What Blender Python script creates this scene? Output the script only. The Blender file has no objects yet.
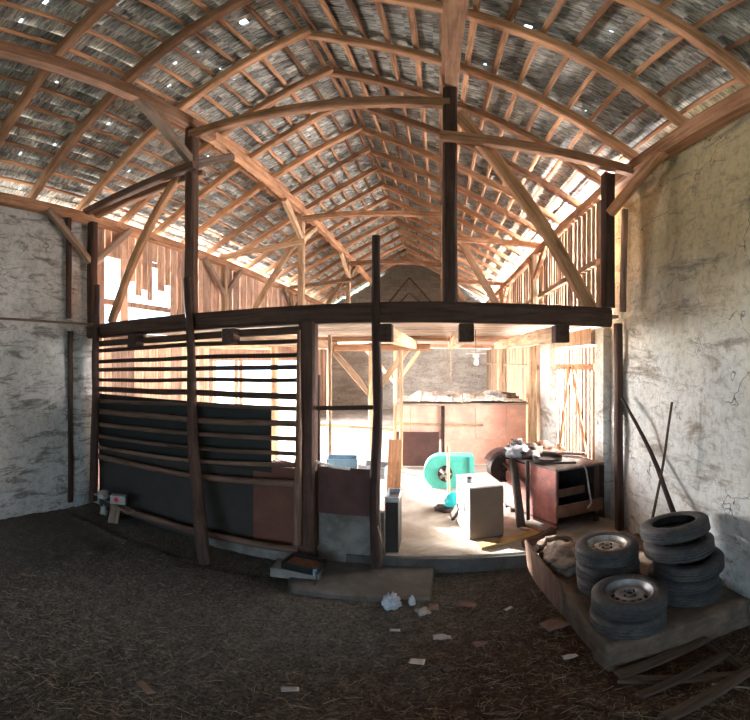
import bpy, bmesh, math, random
from mathutils import Vector, Matrix, noise
random.seed(7)
C = bpy.context.scene.collection
sc = bpy.context.scene
EYE = 2.4

# ---------------------------------------------------------------- camera
cd = bpy.data.cameras.new('camera'); cam = bpy.data.objects.new('camera', cd); C.objects.link(cam)
cd.type = 'PANO'; cd.panorama_type = 'EQUIRECTANGULAR'
cd.longitude_min, cd.longitude_max = -0.9375, 0.9375
cd.latitude_min, cd.latitude_max = -0.9, 0.9
cd.clip_start = 0.02; cd.clip_end = 400
cam.location = (0, 0, EYE); cam.rotation_euler = (math.pi/2, 0, 0.1625)
sc.camera = cam

# ---------------------------------------------------------------- light
sc.view_settings.view_transform = 'Standard'; sc.view_settings.look = 'None'
sc.view_settings.gamma = 1; sc.view_settings.exposure = 1.12
w = bpy.data.worlds.new('sky'); sc.world = w; w.use_nodes = True
bg = w.node_tree.nodes['Background']
bg.inputs[0].default_value = (0.56, 0.79, 1.0, 1); bg.inputs[1].default_value = 3.2
sd = bpy.data.lights.new('sun', 'SUN'); sun = bpy.data.objects.new('sun', sd); C.objects.link(sun)
sd.energy = 34; sd.angle = math.radians(2.5); sd.color = (1.0, 0.96, 0.90)
az, el = math.radians(56), math.radians(14)
sdir = Vector((-math.sin(az)*math.cos(el), math.cos(az)*math.cos(el), math.sin(el)))
sun.rotation_euler = sdir.to_track_quat('Z', 'Y').to_euler()
def area(name, loc, to, sx, sy, e, col):
    d = bpy.data.lights.new(name, 'AREA'); d.shape = 'RECTANGLE'; d.size = sx; d.size_y = sy; d.energy = e; d.color = col
    o = bpy.data.objects.new(name, d); C.objects.link(o); o.location = loc
    o.rotation_euler = (Vector(loc)-Vector(to)).to_track_quat('Z', 'Y').to_euler(); return o
# daylight standing in the side openings of the rear bays, outside the building
area('daylight_right', (3.7, 10.2, 2.5), (-3.4, 10.2, 5.6), 11.5, 2.6, 15000, (1, .97, .96))
area('daylight_left', (-7.0, 9.5, 2.0), (0, 9, 3.2), 7, 3, 3200, (1, .97, .96))

# ---------------------------------------------------------------- picture point -> place
def ray(px, py):
    th = (px-440)/400; ph = (360-py)/400
    return Vector((math.sin(th), math.cos(th), math.tan(ph)))
def aty(px, py, Y):
    d = ray(px, py); k = Y/d.y; return Vector((d.x*k, Y, EYE+d.z*k))
def atx(px, py, X):
    d = ray(px, py); k = X/d.x; return Vector((X, d.y*k, EYE+d.z*k))
def atz(px, py, Z):
    d = ray(px, py); k = (Z-EYE)/d.z; return Vector((d.x*k, d.y*k, Z))

# ---------------------------------------------------------------- materials
def nt(name):
    m = bpy.data.materials.new(name); m.use_nodes = True
    t = m.node_tree; b = t.nodes['Principled BSDF']; return m, t, b
def N(t, k, **kw):
    n = t.nodes.new(k)
    for a, v in kw.items():
        if a.startswith('i_'): n.inputs[a[2:].replace('_', ' ')].default_value = v
        else: setattr(n, a, v)
    return n
def coords(t, scale=(1,1,1), kind='Object', off=True):
    c = N(t, 'ShaderNodeTexCoord'); m = N(t, 'ShaderNodeMapping'); m.inputs['Scale'].default_value = scale
    t.links.new(c.outputs[kind], m.inputs[0])
    if off:
        a = N(t, 'ShaderNodeAttribute', attribute_name='rnd'); k = N(t, 'ShaderNodeVectorMath', operation='SCALE')
        k.inputs[0].default_value = (37, 61, 83); t.links.new(a.outputs['Fac'], k.inputs['Scale']); t.links.new(k.outputs[0], m.inputs['Location'])
    return m.outputs[0]
def ramp(t, src, stops):
    r = N(t, 'ShaderNodeValToRGB'); e = r.color_ramp.elements
    while len(e) < len(stops): e.new(0.5)
    for q, (p, c) in zip(e, stops):
        q.position = p; q.color = (*c, 1) if len(c) == 3 else c
    t.links.new(src, r.inputs[0]); return r.outputs[0]
def mixc(t, f, a, b, mode='MIX'):
    m = N(t, 'ShaderNodeMix', data_type='RGBA', blend_type=mode)
    for s, i in ((f, 0), (a, 6), (b, 7)):
        if hasattr(s, 'links'): t.links.new(s, m.inputs[i])
        else: m.inputs[i].default_value = s if i == 0 else (*s, 1)
    return m.outputs[2]
def bump(t, b, h, s=0.5, d=0.01):
    n = N(t, 'ShaderNodeBump'); n.inputs['Strength'].default_value = s; n.inputs['Distance'].default_value = d
    t.links.new(h, n.inputs['Height']); t.links.new(n.outputs[0], b.inputs['Normal'])
def nz(t, v, s, det=6, r=0.6, dist=0.0):
    n = N(t, 'ShaderNodeTexNoise'); n.inputs['Scale'].default_value = s; n.inputs['Detail'].default_value = det
    n.inputs['Roughness'].default_value = r; n.inputs['Distortion'].default_value = dist
    t.links.new(v, n.inputs['Vector']); return n.outputs['Fac']
def sc3(c, k): return tuple(min(1, x*k) for x in c)
def wood(name, col, axis=0, var=0.5, rough=0.85, contrast=1.0):
    m, t, b = nt(name); s = [9, 9, 9]; s[axis] = 0.7
    v = coords(t, s); f = nz(t, v, 2.6, 8, .62, .6)
    g = ramp(t, f, [(.28, sc3(col, 1-.62*contrast)), (.5, col), (.74, sc3(col, 1+.35*contrast))])
    v2 = coords(t, (1, 1, 1)); d = ramp(t, nz(t, v2, 1.7, 5, .7), [(.35, (.55, .52, .5)), (.6, (1, 1, 1))])
    g = mixc(t, .75, g, d, 'MULTIPLY')
    a = N(t, 'ShaderNodeAttribute', attribute_name='rnd')
    k = ramp(t, a.outputs['Fac'], [(0, (1-var, 1-var, 1-var*.9)), (1, (1.0+var*.4,)*3)])
    g = mixc(t, 1, g, k, 'MULTIPLY'); t.links.new(g, b.inputs['Base Color'])
    b.inputs['Roughness'].default_value = rough; b.inputs['Specular IOR Level'].default_value = .25
    bump(t, b, f, .6, .012); return m
def plain(name, col, rough=.7, metal=0, var=.25, s=9, bmp=.3, dirt=None):
    m, t, b = nt(name); v = coords(t); f = nz(t, v, s, 7, .65)
    c = ramp(t, f, [(.3, sc3(col, 1-var)), (.7, sc3(col, 1+var))])
    if dirt:
        q = ramp(t, nz(t, v, s*.35, 6, .7, .4), [(.45, (0, 0, 0)), (.62, (1, 1, 1))]); c = mixc(t, q, c, dirt)
    t.links.new(c, b.inputs['Base Color']); b.inputs['Roughness'].default_value = rough
    b.inputs['Metallic'].default_value = metal; b.inputs['Specular IOR Level'].default_value = .3
    if bmp: bump(t, b, f, bmp, .01)
    return m
def plaster(name, c1, c2, stain, axes=(.5, .5, 3.2), st=.5, crack=True, clay=None, lo=.48):
    m, t, b = nt(name); v = coords(t, (1, 1, 1), off=False); vs = coords(t, axes, off=False)
    f = nz(t, v, 1.1, 6, .7); g = ramp(t, f, [(.35, c1), (.65, c2)])
    if clay:
        s_ = N(t, 'ShaderNodeSeparateXYZ'); t.links.new(v, s_.inputs[0]); ad = N(t, 'ShaderNodeMath', operation='MULTIPLY_ADD'); ad.inputs[1].default_value = 2.2
        t.links.new(nz(t, v, 1.3, 6, .7), ad.inputs[0]); t.links.new(s_.outputs[2], ad.inputs[2])
        mr = N(t, 'ShaderNodeMapRange'); mr.inputs['From Min'].default_value = 3.1; mr.inputs['From Max'].default_value = 4.8; t.links.new(ad.outputs[0], mr.inputs['Value'])
        g = mixc(t, mr.outputs[0], g, ramp(t, f, [(.35, clay), (.65, sc3(clay, 1.35))]))
    strata = nz(t, vs, 1.6, 9, .72, .8); q = ramp(t, strata, [(lo, (0, 0, 0)), (lo+.09, (st*.8, st*.8, st*.8)), (.7, (st, st, st))]); g = mixc(t, q, g, stain)
    fine = nz(t, v, 11, 10, .82, .3); q2 = ramp(t, fine, [(.32, (.16, .14, .12)), (.42, (.62, .6, .56)), (.52, (1, 1, 1))]); g = mixc(t, .6, g, q2, 'MULTIPLY')
    if crack:
        d = N(t, 'ShaderNodeVectorMath', operation='ADD'); nn = N(t, 'ShaderNodeTexNoise'); nn.inputs['Scale'].default_value = 5
        t.links.new(v, nn.inputs['Vector']); sc_ = N(t, 'ShaderNodeVectorMath', operation='SCALE'); sc_.inputs['Scale'].default_value = .35
        t.links.new(nn.outputs['Color'], sc_.inputs[0]); t.links.new(v, d.inputs[0]); t.links.new(sc_.outputs[0], d.inputs[1])
        vo = N(t, 'ShaderNodeTexVoronoi', feature='DISTANCE_TO_EDGE'); vo.inputs['Scale'].default_value = 1.6
        t.links.new(d.outputs[0], vo.inputs['Vector'])
        q3 = ramp(t, vo.outputs['Distance'], [(.0, (.12, .10, .09)), (.010, (1, 1, 1))])
        msk = ramp(t, nz(t, v, 1.9, 3), [(.5, (0, 0, 0)), (.6, (1, 1, 1))]); g = mixc(t, msk, g, mixc(t, 1, g, q3, 'MULTIPLY'))
    t.links.new(g, b.inputs['Base Color']); b.inputs['Roughness'].default_value = .95; b.inputs['Specular IOR Level'].default_value = .1
    a = N(t, 'ShaderNodeMath', operation='ADD'); t.links.new(strata, a.inputs[0]); t.links.new(fine, a.inputs[1])
    bump(t, b, a.outputs[0], 1.0, .06); return m
M = {}
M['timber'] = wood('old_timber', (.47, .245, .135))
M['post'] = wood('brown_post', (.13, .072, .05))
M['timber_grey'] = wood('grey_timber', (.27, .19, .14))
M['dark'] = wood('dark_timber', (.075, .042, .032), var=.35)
M['pole'] = wood('bark_pole', (.17, .10, .07), var=.4)
M['batten'] = wood('batten_wood', (.40, .215, .115), axis=1)
M['pale'] = wood('pale_timber', (.55, .36, .22))
M['board_v'] = wood('upright_boards', (.58, .37, .26), axis=2, var=.45)
M['board_r'] = wood('upright_boards_yellowed', (.40, .26, .165), axis=2, var=.4)
M['board_x'] = wood('loft_boards', (.50, .38, .30), axis=0, var=.35)
M['pallet'] = wood('pallet_wood', (.085, .058, .042), var=.3)
M['ply'] = wood('plywood', (.15, .085, .055), axis=2, var=.2)
M['yellow'] = wood('yellow_plank', (.52, .34, .14), axis=0, var=.2)
M['pink'] = plain('faded_red_paint', (.50, .20, .165), .7, var=.3, s=5, dirt=(.22, .10, .08))
M['redpaint'] = plain('faded_red_board', (.74, .44, .36), .8, var=.25, s=3, dirt=(.66, .34, .27))
M['maroon'] = plain('maroon_sheet', (.075, .032, .028), .75, var=.3, s=4)
M['redbrown'] = plain('red_brown_board', (.13, .052, .035), .8, var=.25, s=3)
M['sheet'] = plain('grey_sheet', (.034, .028, .025), .75, var=.25, s=2.5)
M['tarp'] = plain('dark_green_sheet', (.014, .015, .013), .6, var=.3, s=3)
M['block'] = plain('grey_block', (.17, .155, .14), .9, var=.3, s=6, dirt=(.09, .08, .07))
M['concrete'] = plain('floor_concrete', (.36, .32, .28), .92, var=.2, s=4, dirt=(.24, .2, .17))
M['slab'] = plain('worn_slab', (.085, .08, .075), .92, var=.3, s=5, dirt=(.05, .045, .04))
M['platform'] = plain('platform_concrete', (.115, .08, .057), .95, var=.45, s=7, bmp=1, dirt=(.06, .045, .034))
M['rubber'] = plain('rubber', (.032, .032, .036), .62, var=.35, s=30, bmp=.15, dirt=(.06, .056, .052))
M['steel'] = plain('wheel_steel', (.42, .41, .40), .5, .55, var=.3, s=12, bmp=.1, dirt=(.20, .15, .11))
M['blacksteel'] = plain('black_wheel_steel', (.20, .20, .21), .5, .5, var=.3, s=12, bmp=.1)
M['iron'] = plain('dark_iron', (.06, .045, .04), .6, .5, var=.4, s=10)
M['dustlid'] = plain('dusty_board', (.22, .17, .15), .9, var=.4, s=7, dirt=(.10, .07, .06))
M['rust'] = plain('rusty_iron', (.16, .08, .05), .75, .3, var=.4, s=10)
M['black'] = plain('black_plastic', (.015, .015, .016), .4, var=.2)
M['blue'] = plain('blue_plastic', (.12, .20, .27), .45, var=.2)
M['teal'] = plain('teal_paint', (.07, .38, .31), .5, var=.2, s=4)
M['tealbag'] = plain('turquoise_plastic', (.02, .48, .52), .45, var=.2, s=4)
M['white'] = plain('white_enamel', (.72, .70, .66), .4, var=.1, s=3)
M['brownface'] = plain('tan_board', (.15, .105, .075), .6, var=.15, s=3)
M['paper'] = plain('paper', (.30, .28, .27), .8, var=.2, s=12)
M['card'] = plain('cardboard', (.16, .10, .075), .85, var=.2, s=4)
M['red'] = plain('red_print', (.55, .02, .03), .6)
M['film'] = plain('plastic_film', (.38, .40, .43), .25, var=.3, s=14)
M['straw'] = plain('straw', (.23, .165, .105), .85, var=.5, s=3, bmp=0)
M['hay'] = plain('pale_hay', (.62, .60, .56), .95, var=.35, s=16, bmp=1)
M['sack'] = plain('burlap', (.15, .11, .085), .95, var=.35, s=25, bmp=.7, dirt=(.08, .055, .045))
M['grass'] = plain('outside_ground', (.42, .42, .30), .95, var=.3, s=.8)
M['wl'] = plaster('lime_plaster_left', (.56, .56, .55), (.76, .76, .74), (.17, .155, .135), (.5, 1.2, 4.2), .9, lo=.51)
M['wr'] = plaster('whitewash_right', (.76, .78, .76), (.89, .90, .88), (.34, .29, .23), (.8, .7, 2.4), .9, clay=(.58, .48, .29), lo=.53)
M['wru'] = plaster('clay_upper_right', (.46, .40, .27), (.64, .58, .44), (.20, .15, .085), (.9, .8, 2.2), .95)
M['wg'] = plaster('gable_plaster', (.78, .76, .72), (.88, .86, .82), (.4, .36, .3), (.6, .6, 2.2), .5)  # colour lightened against the wall below, making up for weak light on the gable
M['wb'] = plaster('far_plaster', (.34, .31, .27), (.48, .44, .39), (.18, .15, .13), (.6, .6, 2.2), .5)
# dirt floor: grey dust on the left, red-brown straw litter on the right and near
def dirt():
    m, t, b = nt('dirt_floor'); v = coords(t, off=False)
    f = nz(t, v, 7, 10, .85, .5); f2 = nz(t, v, 38, 8, .85)
    grey = ramp(t, f, [(.3, (.062, .058, .054)), (.5, (.12, .112, .102)), (.7, (.20, .19, .172))])
    brown = ramp(t, f, [(.3, (.032, .019, .013)), (.52, (.105, .060, .040)), (.72, (.25, .165, .11))])
    s = N(t, 'ShaderNodeSeparateXYZ'); t.links.new(v, s.inputs[0])
    a = N(t, 'ShaderNodeMath', operation='MULTIPLY_ADD'); a.inputs[1].default_value = .75; t.links.new(s.outputs[0], a.inputs[0])
    y = N(t, 'ShaderNodeMath', operation='MULTIPLY'); y.inputs[1].default_value = -.8; t.links.new(s.outputs[1], y.inputs[0])
    t.links.new(y.outputs[0], a.inputs[2])
    n2 = N(t, 'ShaderNodeMath', operation='MULTIPLY_ADD'); n2.inputs[1].default_value = 1.6; t.links.new(nz(t, v, 1.2, 5, .7), n2.inputs[0]); t.links.new(a.outputs[0], n2.inputs[2])
    k = ramp(t, n2.outputs[0], [(0, (0, 0, 0)), (1, (1, 1, 1))])
    mr = N(t, 'ShaderNodeMapRange'); mr.inputs['From Min'].default_value = -1.9; mr.inputs['From Max'].default_value = -.7; t.links.new(n2.outputs[0], mr.inputs['Value'])
    g = mixc(t, mr.outputs[0], grey, brown)
    g = mixc(t, .9, g, ramp(t, f2, [(.40, (.25, .24, .22)), (.6, (1.2, 1.2, 1.2))]), 'MULTIPLY')
    t.links.new(g, b.inputs['Base Color']); b.inputs['Roughness'].default_value = .97; b.inputs['Specular IOR Level'].default_value = .1
    ad = N(t, 'ShaderNodeMath', operation='ADD'); t.links.new(f, ad.inputs[0]); t.links.new(f2, ad.inputs[1]); bump(t, b, ad.outputs[0], 1, .03); return m
M['dirt'] = dirt()
def tile():
    m, t, b = nt('roof_tiles'); v = coords(t, (1.6, 9, 1.6)); f = nz(t, v, 4, 7, .7, .5)
    c = ramp(t, f, [(.30, (.045, .045, .042)), (.44, (.21, .205, .19)), (.58, (.52, .50, .46)), (.72, (.80, .77, .70))])
    a = N(t, 'ShaderNodeAttribute', attribute_name='rnd'); k = ramp(t, a.outputs['Fac'], [(0, (.5, .5, .5)), (.5, (.85, .85, .83)), (1, (1.15, 1.12, 1.05))])
    c = mixc(t, 1, c, k, 'MULTIPLY'); t.links.new(c, b.inputs['Base Color']); b.inputs['Roughness'].default_value = .85
    bump(t, b, f, .7, .015); return m
M['tile'] = tile()

# ---------------------------------------------------------------- mesh helpers
class MB:
    def __init__(s): s.v = []; s.f = []; s.r = []; s.mi = []; s.cur = 0
    def add(s, vs, fs, r=None, mi=None):
        n = len(s.v); s.v += [Vector(p) for p in vs]; s.f += [tuple(i+n for i in f) for f in fs]
        r = random.random() if r is None else r; s.r += [r]*len(vs); s.mi += [s.cur if mi is None else mi]*len(fs)
    def box(s, lo, hi, r=None, mi=None, M4=None):
        (a, b, c), (d, e, f) = lo, hi
        vs = [(a,b,c),(d,b,c),(d,e,c),(a,e,c),(a,b,f),(d,b,f),(d,e,f),(a,e,f)]
        if M4 is not None: vs = [M4 @ Vector(p) for p in vs]
        s.add(vs, [(0,3,2,1),(4,5,6,7),(0,1,5,4),(1,2,6,5),(2,3,7,6),(3,0,4,7)], r, mi)
    def tube(s, pts, rad, n=8, r=None, caps=True, mi=None):
        pts = [Vector(p) for p in pts]; m = len(pts); rads = rad if isinstance(rad, (list, tuple)) else [rad]*m
        vs = []; u = None
        for i, p in enumerate(pts):
            d = (pts[min(i+1, m-1)]-pts[max(i-1, 0)]).normalized()
            if u is None: u = d.orthogonal().normalized()
            u = (u-d*u.dot(d)).normalized(); q = d.cross(u)
            for k in range(n):
                a = 2*math.pi*k/n; vs.append(p+(u*math.cos(a)+q*math.sin(a))*rads[i])
        fs = [(i*n+k, i*n+(k+1)%n, (i+1)*n+(k+1)%n, (i+1)*n+k) for i in range(m-1) for k in range(n)]
        if caps: fs += [tuple(range(n))[::-1], tuple((m-1)*n+k for k in range(n))]
        s.add(vs, fs, r, mi)
    def lathe(s, prof, n=32, closed=False, skip=None, r=None, c=(0,0,0), mi=None):
        m = len(prof); vs = []
        for k in range(n):
            a = 2*math.pi*k/n; vs += [(c[0]+q*math.cos(a), c[1]+q*math.sin(a), c[2]+z) for q, z in prof]
        fs = []
        for k in range(n):
            for i in range(m if closed else m-1):
                if skip and skip(k, i): continue
                j = (i+1) % m; k2 = (k+1) % n; fs.append((k*m+i, k2*m+i, k2*m+j, k*m+j))
        s.add(vs, fs, r, mi)
    def prism(s, poly, z0, z1, r=None, mi=None):
        n = len(poly); vs = [(x, y, z0) for x, y in poly]+[(x, y, z1) for x, y in poly]
        s.add(vs, [tuple(range(n))[::-1], tuple(range(n, 2*n))]+[(i, (i+1)%n, n+(i+1)%n, n+i) for i in range(n)], r, mi)
    def build(s, name, mat, parent=None, mw=None, bevel=0, smooth=False):
        me = bpy.data.meshes.new(name); me.from_pydata([tuple(p) for p in s.v], [], s.f)
        at = me.attributes.new('rnd', 'FLOAT', 'POINT'); at.data.foreach_set('value', s.r)
        for q in (mat if isinstance(mat, (list, tuple)) else [mat]): me.materials.append(M[q] if isinstance(q, str) else q)
        me.polygons.foreach_set('material_index', s.mi)
        bm = bmesh.new(); bm.from_mesh(me); bmesh.ops.recalc_face_normals(bm, faces=bm.faces); bm.to_mesh(me); bm.free()
        if smooth:
            me.polygons.foreach_set('use_smooth', [True]*len(me.polygons))
            if smooth != 'all': me.set_sharp_from_angle(angle=math.radians(40))
        o = bpy.data.objects.new(name, me); C.objects.link(o)
        mw = mw or Matrix.Identity(4)
        if parent: o.parent = parent; mw = PW[parent.name].inverted() @ mw
        o.matrix_basis = mw; PW[o.name] = (PW[parent.name] @ mw) if parent else mw
        if bevel:
            b = o.modifiers.new('bevel', 'BEVEL'); b.width = bevel; b.segments = 2; b.limit_method = 'ANGLE'
        return o
PW = {}
def tag(o, label=None, cat=None, group=None, kind=None):
    if label: o['label'] = label
    if cat: o['category'] = cat
    if group: o['group'] = group
    if kind: o['kind'] = kind
    return o
def empty(name, loc, label, cat, group=None, rz=0, rot=None):
    o = bpy.data.objects.new(name, None); C.objects.link(o); o.empty_display_size = .1
    mw = Matrix.Translation(loc) @ (rot.to_4x4() if rot else Matrix.Rotation(rz, 4, 'Z')); o.matrix_basis = mw
    PW[o.name] = mw; return tag(o, label, cat, group)
def struct(name, mb, mat, **k):
    return tag(mb.build(name, mat, **k), kind='structure')
def axis_frame(p0, p1, up=(0, 0, 1)):
    p0 = Vector(p0); x = (Vector(p1)-p0); L = x.length; x.normalize(); up = Vector(up)
    if abs(x.dot(up)) > .97: up = Vector((0, 1, 0))
    y = up.cross(x).normalized(); z = x.cross(y)
    R = Matrix((x, y, z)).transposed().to_4x4(); return Matrix.Translation(p0) @ R, L
def timber(name, p0, p1, w, h, mat='timber', parent=None, bow=0, side=0, rough=.006, up=(0,0,1), taper=0, seg=None):
    """squared, slightly irregular timber; local X is its length"""
    mw, L = axis_frame(p0, p1, up); n = seg or max(3, min(14, int(L/.4)+2)); mb = MB(); vs = []; c = min(w, h)*.16
    sx = random.random()*100
    for i in range(n+1):
        t = i/n; k = 1-taper*t; a, b = w/2*k, h/2*k
        oz = bow*4*t*(1-t)+noise.noise((t*L*.8+sx, 3.1, 0))*rough*2; oy = side*4*t*(1-t)+noise.noise((t*L*.8+sx, 9.7, 5))*rough*2
        for (y, z) in ((a-c,-b),(a,-b+c),(a,b-c),(a-c,b),(-a+c,b),(-a,b-c),(-a,-b+c),(-a+c,-b)):
            j = noise.noise((t*L*2+sx, y*9, z*9))*rough; vs.append((t*L, y+oy+j, z+oz+j))
    fs = [(i*8+k, i*8+(k+1)%8, (i+1)*8+(k+1)%8, (i+1)*8+k) for i in range(n) for k in range(8)]
    fs += [tuple(range(8))[::-1], tuple(n*8+k for k in range(8))]
    mb.add(vs, fs, random.random()); return mb.build(name, mat, parent, mw, smooth=True)
def pole(name, pts, rad, mat='pole', parent=None, wob=.012, n=9):
    """round timber through several points; local X is its length"""
    pts = [Vector(p) for p in pts]; mw, L = axis_frame(pts[0], pts[-1]); inv = mw.inverted(); q = [inv @ p for p in pts]
    out = []; rr = []; m = max(8, int(L/.25)); sx = random.random()*99
    tot = [0]
    for i in range(1, len(q)): tot.append(tot[-1]+(q[i]-q[i-1]).length)
    r0, r1 = rad if isinstance(rad, tuple) else (rad, rad*.85)
    for i in range(m+1):
        s = tot[-1]*i/m; j = max(k for k in range(len(q)) if tot[k] <= s+1e-6); j = min(j, len(q)-2)
        f = (s-tot[j])/max(1e-6, tot[j+1]-tot[j]); p = q[j].lerp(q[j+1], f)
        e = math.sin(math.pi*i/m)
        out.append(p+Vector((0, noise.noise((s*.9+sx, 0, 0)), noise.noise((s*.9+sx, 7, 0))))*wob*e*2)
        rr.append((r0+(r1-r0)*i/m)*(1+.12*noise.noise((s*3+sx, 2, 2))))
    mb = MB(); mb.tube(out, rr, n, random.random()); return mb.build(name, mat, parent, mw, smooth=True)
def copy_tree(o, parent=None):
    c = o.copy(); C.objects.link(c)
    if parent: c.parent = parent
    for ch in list(o.children): copy_tree(ch, c)
    return c
def grid_wall(mb, fn, nu, nv, amp=.02, sc_=1.4, out=None, r=.5):
    """front surface of a rough wall: fn(u, v) -> point; out = outward offset of its flat back"""
    vs = []; e = 1e-3
    nrm = (fn(e, 0)-fn(0, 0)).cross(fn(0, e)-fn(0, 0)).normalized()
    for j in range(nv+1):
        for i in range(nu+1):
            p = fn(i/nu, j/nv); d = noise.fractal(p*sc_, .9, 2.1, 5)*amp
            if i in (0, nu) or j in (0, nv): d = 0
            vs.append(p+nrm*d)
    fs = [(j*(nu+1)+i, j*(nu+1)+i+1, (j+1)*(nu+1)+i+1, (j+1)*(nu+1)+i) for j in range(nv) for i in range(nu)]
    mb.add(vs, fs, r)
    if out is not None:
        o = Vector(out); c = [fn(0, 0), fn(1, 0), fn(1, 1), fn(0, 1)]; b = [p+o for p in c]
        mb.add(c+b, [(4, 5, 6, 7), (0, 1, 5, 4), (1, 2, 6, 5), (2, 3, 7, 6), (3, 0, 4, 7)], r)
def lerp(a, b, t): return a+(b-a)*t

# ---------------------------------------------------------------- setting
Y0, Y1, Y2, YE = 4.14, 8.2, 12.7, 18.2          # post frames and far gable
YN = -5.0                                        # open gateway end behind the viewer
XL, XR = -5.0, 2.25
RX, RZ = -1.40, 6.98                             # ridge
PZ = 4.79                                        # wall plate height
def plate_x(y): return lerp(2.2, 2.05, min(1, max(0, (y-2)/6)))

# ground outside
g = MB(); g.box((-60, -60, -.32), (60, 70, -.12)); struct('ground', g, 'grass')
# threshing floor of trodden dirt
def gz(x, y):
    p = Vector((x, y, 0)); z = noise.fractal(p*1.1, 1, 2, 5)*.035+noise.noise(p*.45)*.03-.02
    hl = max(0, (-3.6-x)/1.4); z += .03*min(1, hl)**1.5*(1 if y < 4.3 else 0)
    if y > 3.6: z -= .03
    return z
g = MB(); nx, ny = 110, 150; vs = []
for j in range(ny+1):
    for i in range(nx+1):
        x = lerp(XL-.05, XR+.05, i/nx); y = lerp(YN, 4.45, j/ny); vs.append((x, y, gz(x, y)+random.uniform(-.006, .006)))
g.add(vs, [(j*(nx+1)+i, j*(nx+1)+i+1, (j+1)*(nx+1)+i+1, (j+1)*(nx+1)+i) for j in range(ny) for i in range(nx)], .5)
struct('floor', g, 'dirt', smooth='all')
# raised concrete floor of the rear bays
g = MB(); g.box((XL, 4.22, -.1), (XR, YE, .15)); struct('floor', g, 'concrete', bevel=.02)
g = MB(); g.box((-1.0, 4.17, -.1), (1.0, 4.235, .135)); struct('trim_7', g, 'slab', bevel=.01)
# loft floor
g = MB(); y = Y0+.1
while y < 13.2:
    wd = random.uniform(.16, .26); z = 2.885+random.uniform(0, .01)
    g.box((XL, y, z), (plate_x(8)-.02, y+wd-.008, z+.035)); y += wd
struct('floor', g, 'board_x')

# left masonry wall, lower and upper lift, pier by the frame
g = MB()
def fL(z0, z1, x, ya=YN, yb=4.28): return lambda u, v: Vector((x, lerp(yb, ya, u), lerp(z0, z1, v)))
grid_wall(g, fL(-.15, 2.98, XL), 130, 45, .05, 1.3, (-.45, 0, 0)); grid_wall(g, fL(2.98, 4.72, XL-.045), 130, 26, .05, 1.3, (-.4, 0, 0))
g.box((XL-.3, 3.82, 0), (XL+.07, 4.3, 2.9), .5)
struct('wall_left', g, 'wl', smooth='all')
g = MB()
def fR(z0, z1, x, ya=YN, yb=4.95): return lambda u, v: Vector((x, lerp(ya, yb, u), lerp(z0, z1, v)))
g.cur = 0; grid_wall(g, fR(-.15, 2.93, XR), 130, 45, .05, 1.3, (.45, 0, 0))
g.cur = 1; grid_wall(g, fR(2.93, 4.75, XR+.012), 130, 26, .05, 1.5, (.4, 0, 0))
g.cur = 0; grid_wall(g, fR(.1, 2.85, 2.14, 4.95, 5.25), 6, 40, .02, 1.5, (.45, 0, 0))
g.box((2.06, 7.12, .1), (2.5, 8.05, 2.85), .5)
struct('wall_right', g, ['wr', 'wr'], smooth='all')
# far gable wall
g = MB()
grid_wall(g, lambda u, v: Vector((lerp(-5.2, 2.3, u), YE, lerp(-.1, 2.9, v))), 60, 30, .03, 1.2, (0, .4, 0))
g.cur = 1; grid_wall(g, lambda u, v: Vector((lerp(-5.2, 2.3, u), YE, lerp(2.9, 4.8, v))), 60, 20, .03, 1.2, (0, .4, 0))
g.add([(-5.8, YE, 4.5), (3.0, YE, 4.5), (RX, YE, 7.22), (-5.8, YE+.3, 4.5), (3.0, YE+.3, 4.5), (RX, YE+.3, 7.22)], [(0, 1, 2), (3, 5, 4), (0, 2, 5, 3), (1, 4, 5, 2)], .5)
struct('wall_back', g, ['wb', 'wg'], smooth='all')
g = MB()
for xa, xb, za, zb in ((XL-.4, -3.6, -.1, 4.8), (.9, 2.8, -.1, 4.8), (-3.6, .9, 3.7, 4.8)): g.box((xa, YN-.3, za), (xb, YN, zb), .5)
g.add([(-5.6, YN-.3, 4.8), (2.8, YN-.3, 4.8), (RX, YN-.3, 7.2), (-5.6, YN, 4.8), (2.8, YN, 4.8), (RX, YN, 7.2)], [(0, 1, 2), (3, 5, 4), (0, 2, 5, 3), (1, 4, 5, 2)], .5)
struct('wall_front', g, 'wl')
# boarded side walls of the rear bays
def boards(mb, x, y0, y1, z0, z1, gap=(.008, .03), wd=(.13, .22), miss=None, th=.025, rag=.0):
    y = y0; s = 1 if x > 0 else -1
    while y < y1:
        b = min(y1, y+random.uniform(*wd)); za, zb = z0-random.uniform(0, rag), z1
        if miss: 
            q = miss((y+b)/2)
            if q: za = q
        lean = random.uniform(-.008, .008)
        if zb-za > .1:
            mb.add([(x, y, za), (x+s*th, y, za), (x+s*th, b, za), (x, b, za), (x+lean, y, zb), (x+s*th+lean, y, zb), (x+s*th+lean, b, zb), (x+lean, b, zb)],
                   [(0,3,2,1),(4,5,6,7),(0,1,5,4),(1,2,6,5),(2,3,7,6),(3,0,4,7)])
        y = b+random.uniform(*gap)
g = MB()
boards(g, XL-.02, 4.32, YE, 2.9, 4.76, (.006, .022), miss=lambda y: (random.choice((0, 3.5, 3.8, 4.1, 4.3))+random.uniform(-.1, .1)) if 4.5 < y < 6.3 else None)  # boards left out so white sky imitates the sun's glow there
boards(g, XL-.02, 4.32, 8.0, .1, 2.88, (.008, .022), rag=0)
boards(g, XL-.02, 8.9, 9.4, .7, 2.88, (.02, .05)); boards(g, XL-.02, 13.4, YE, .1, 2.88)
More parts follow.
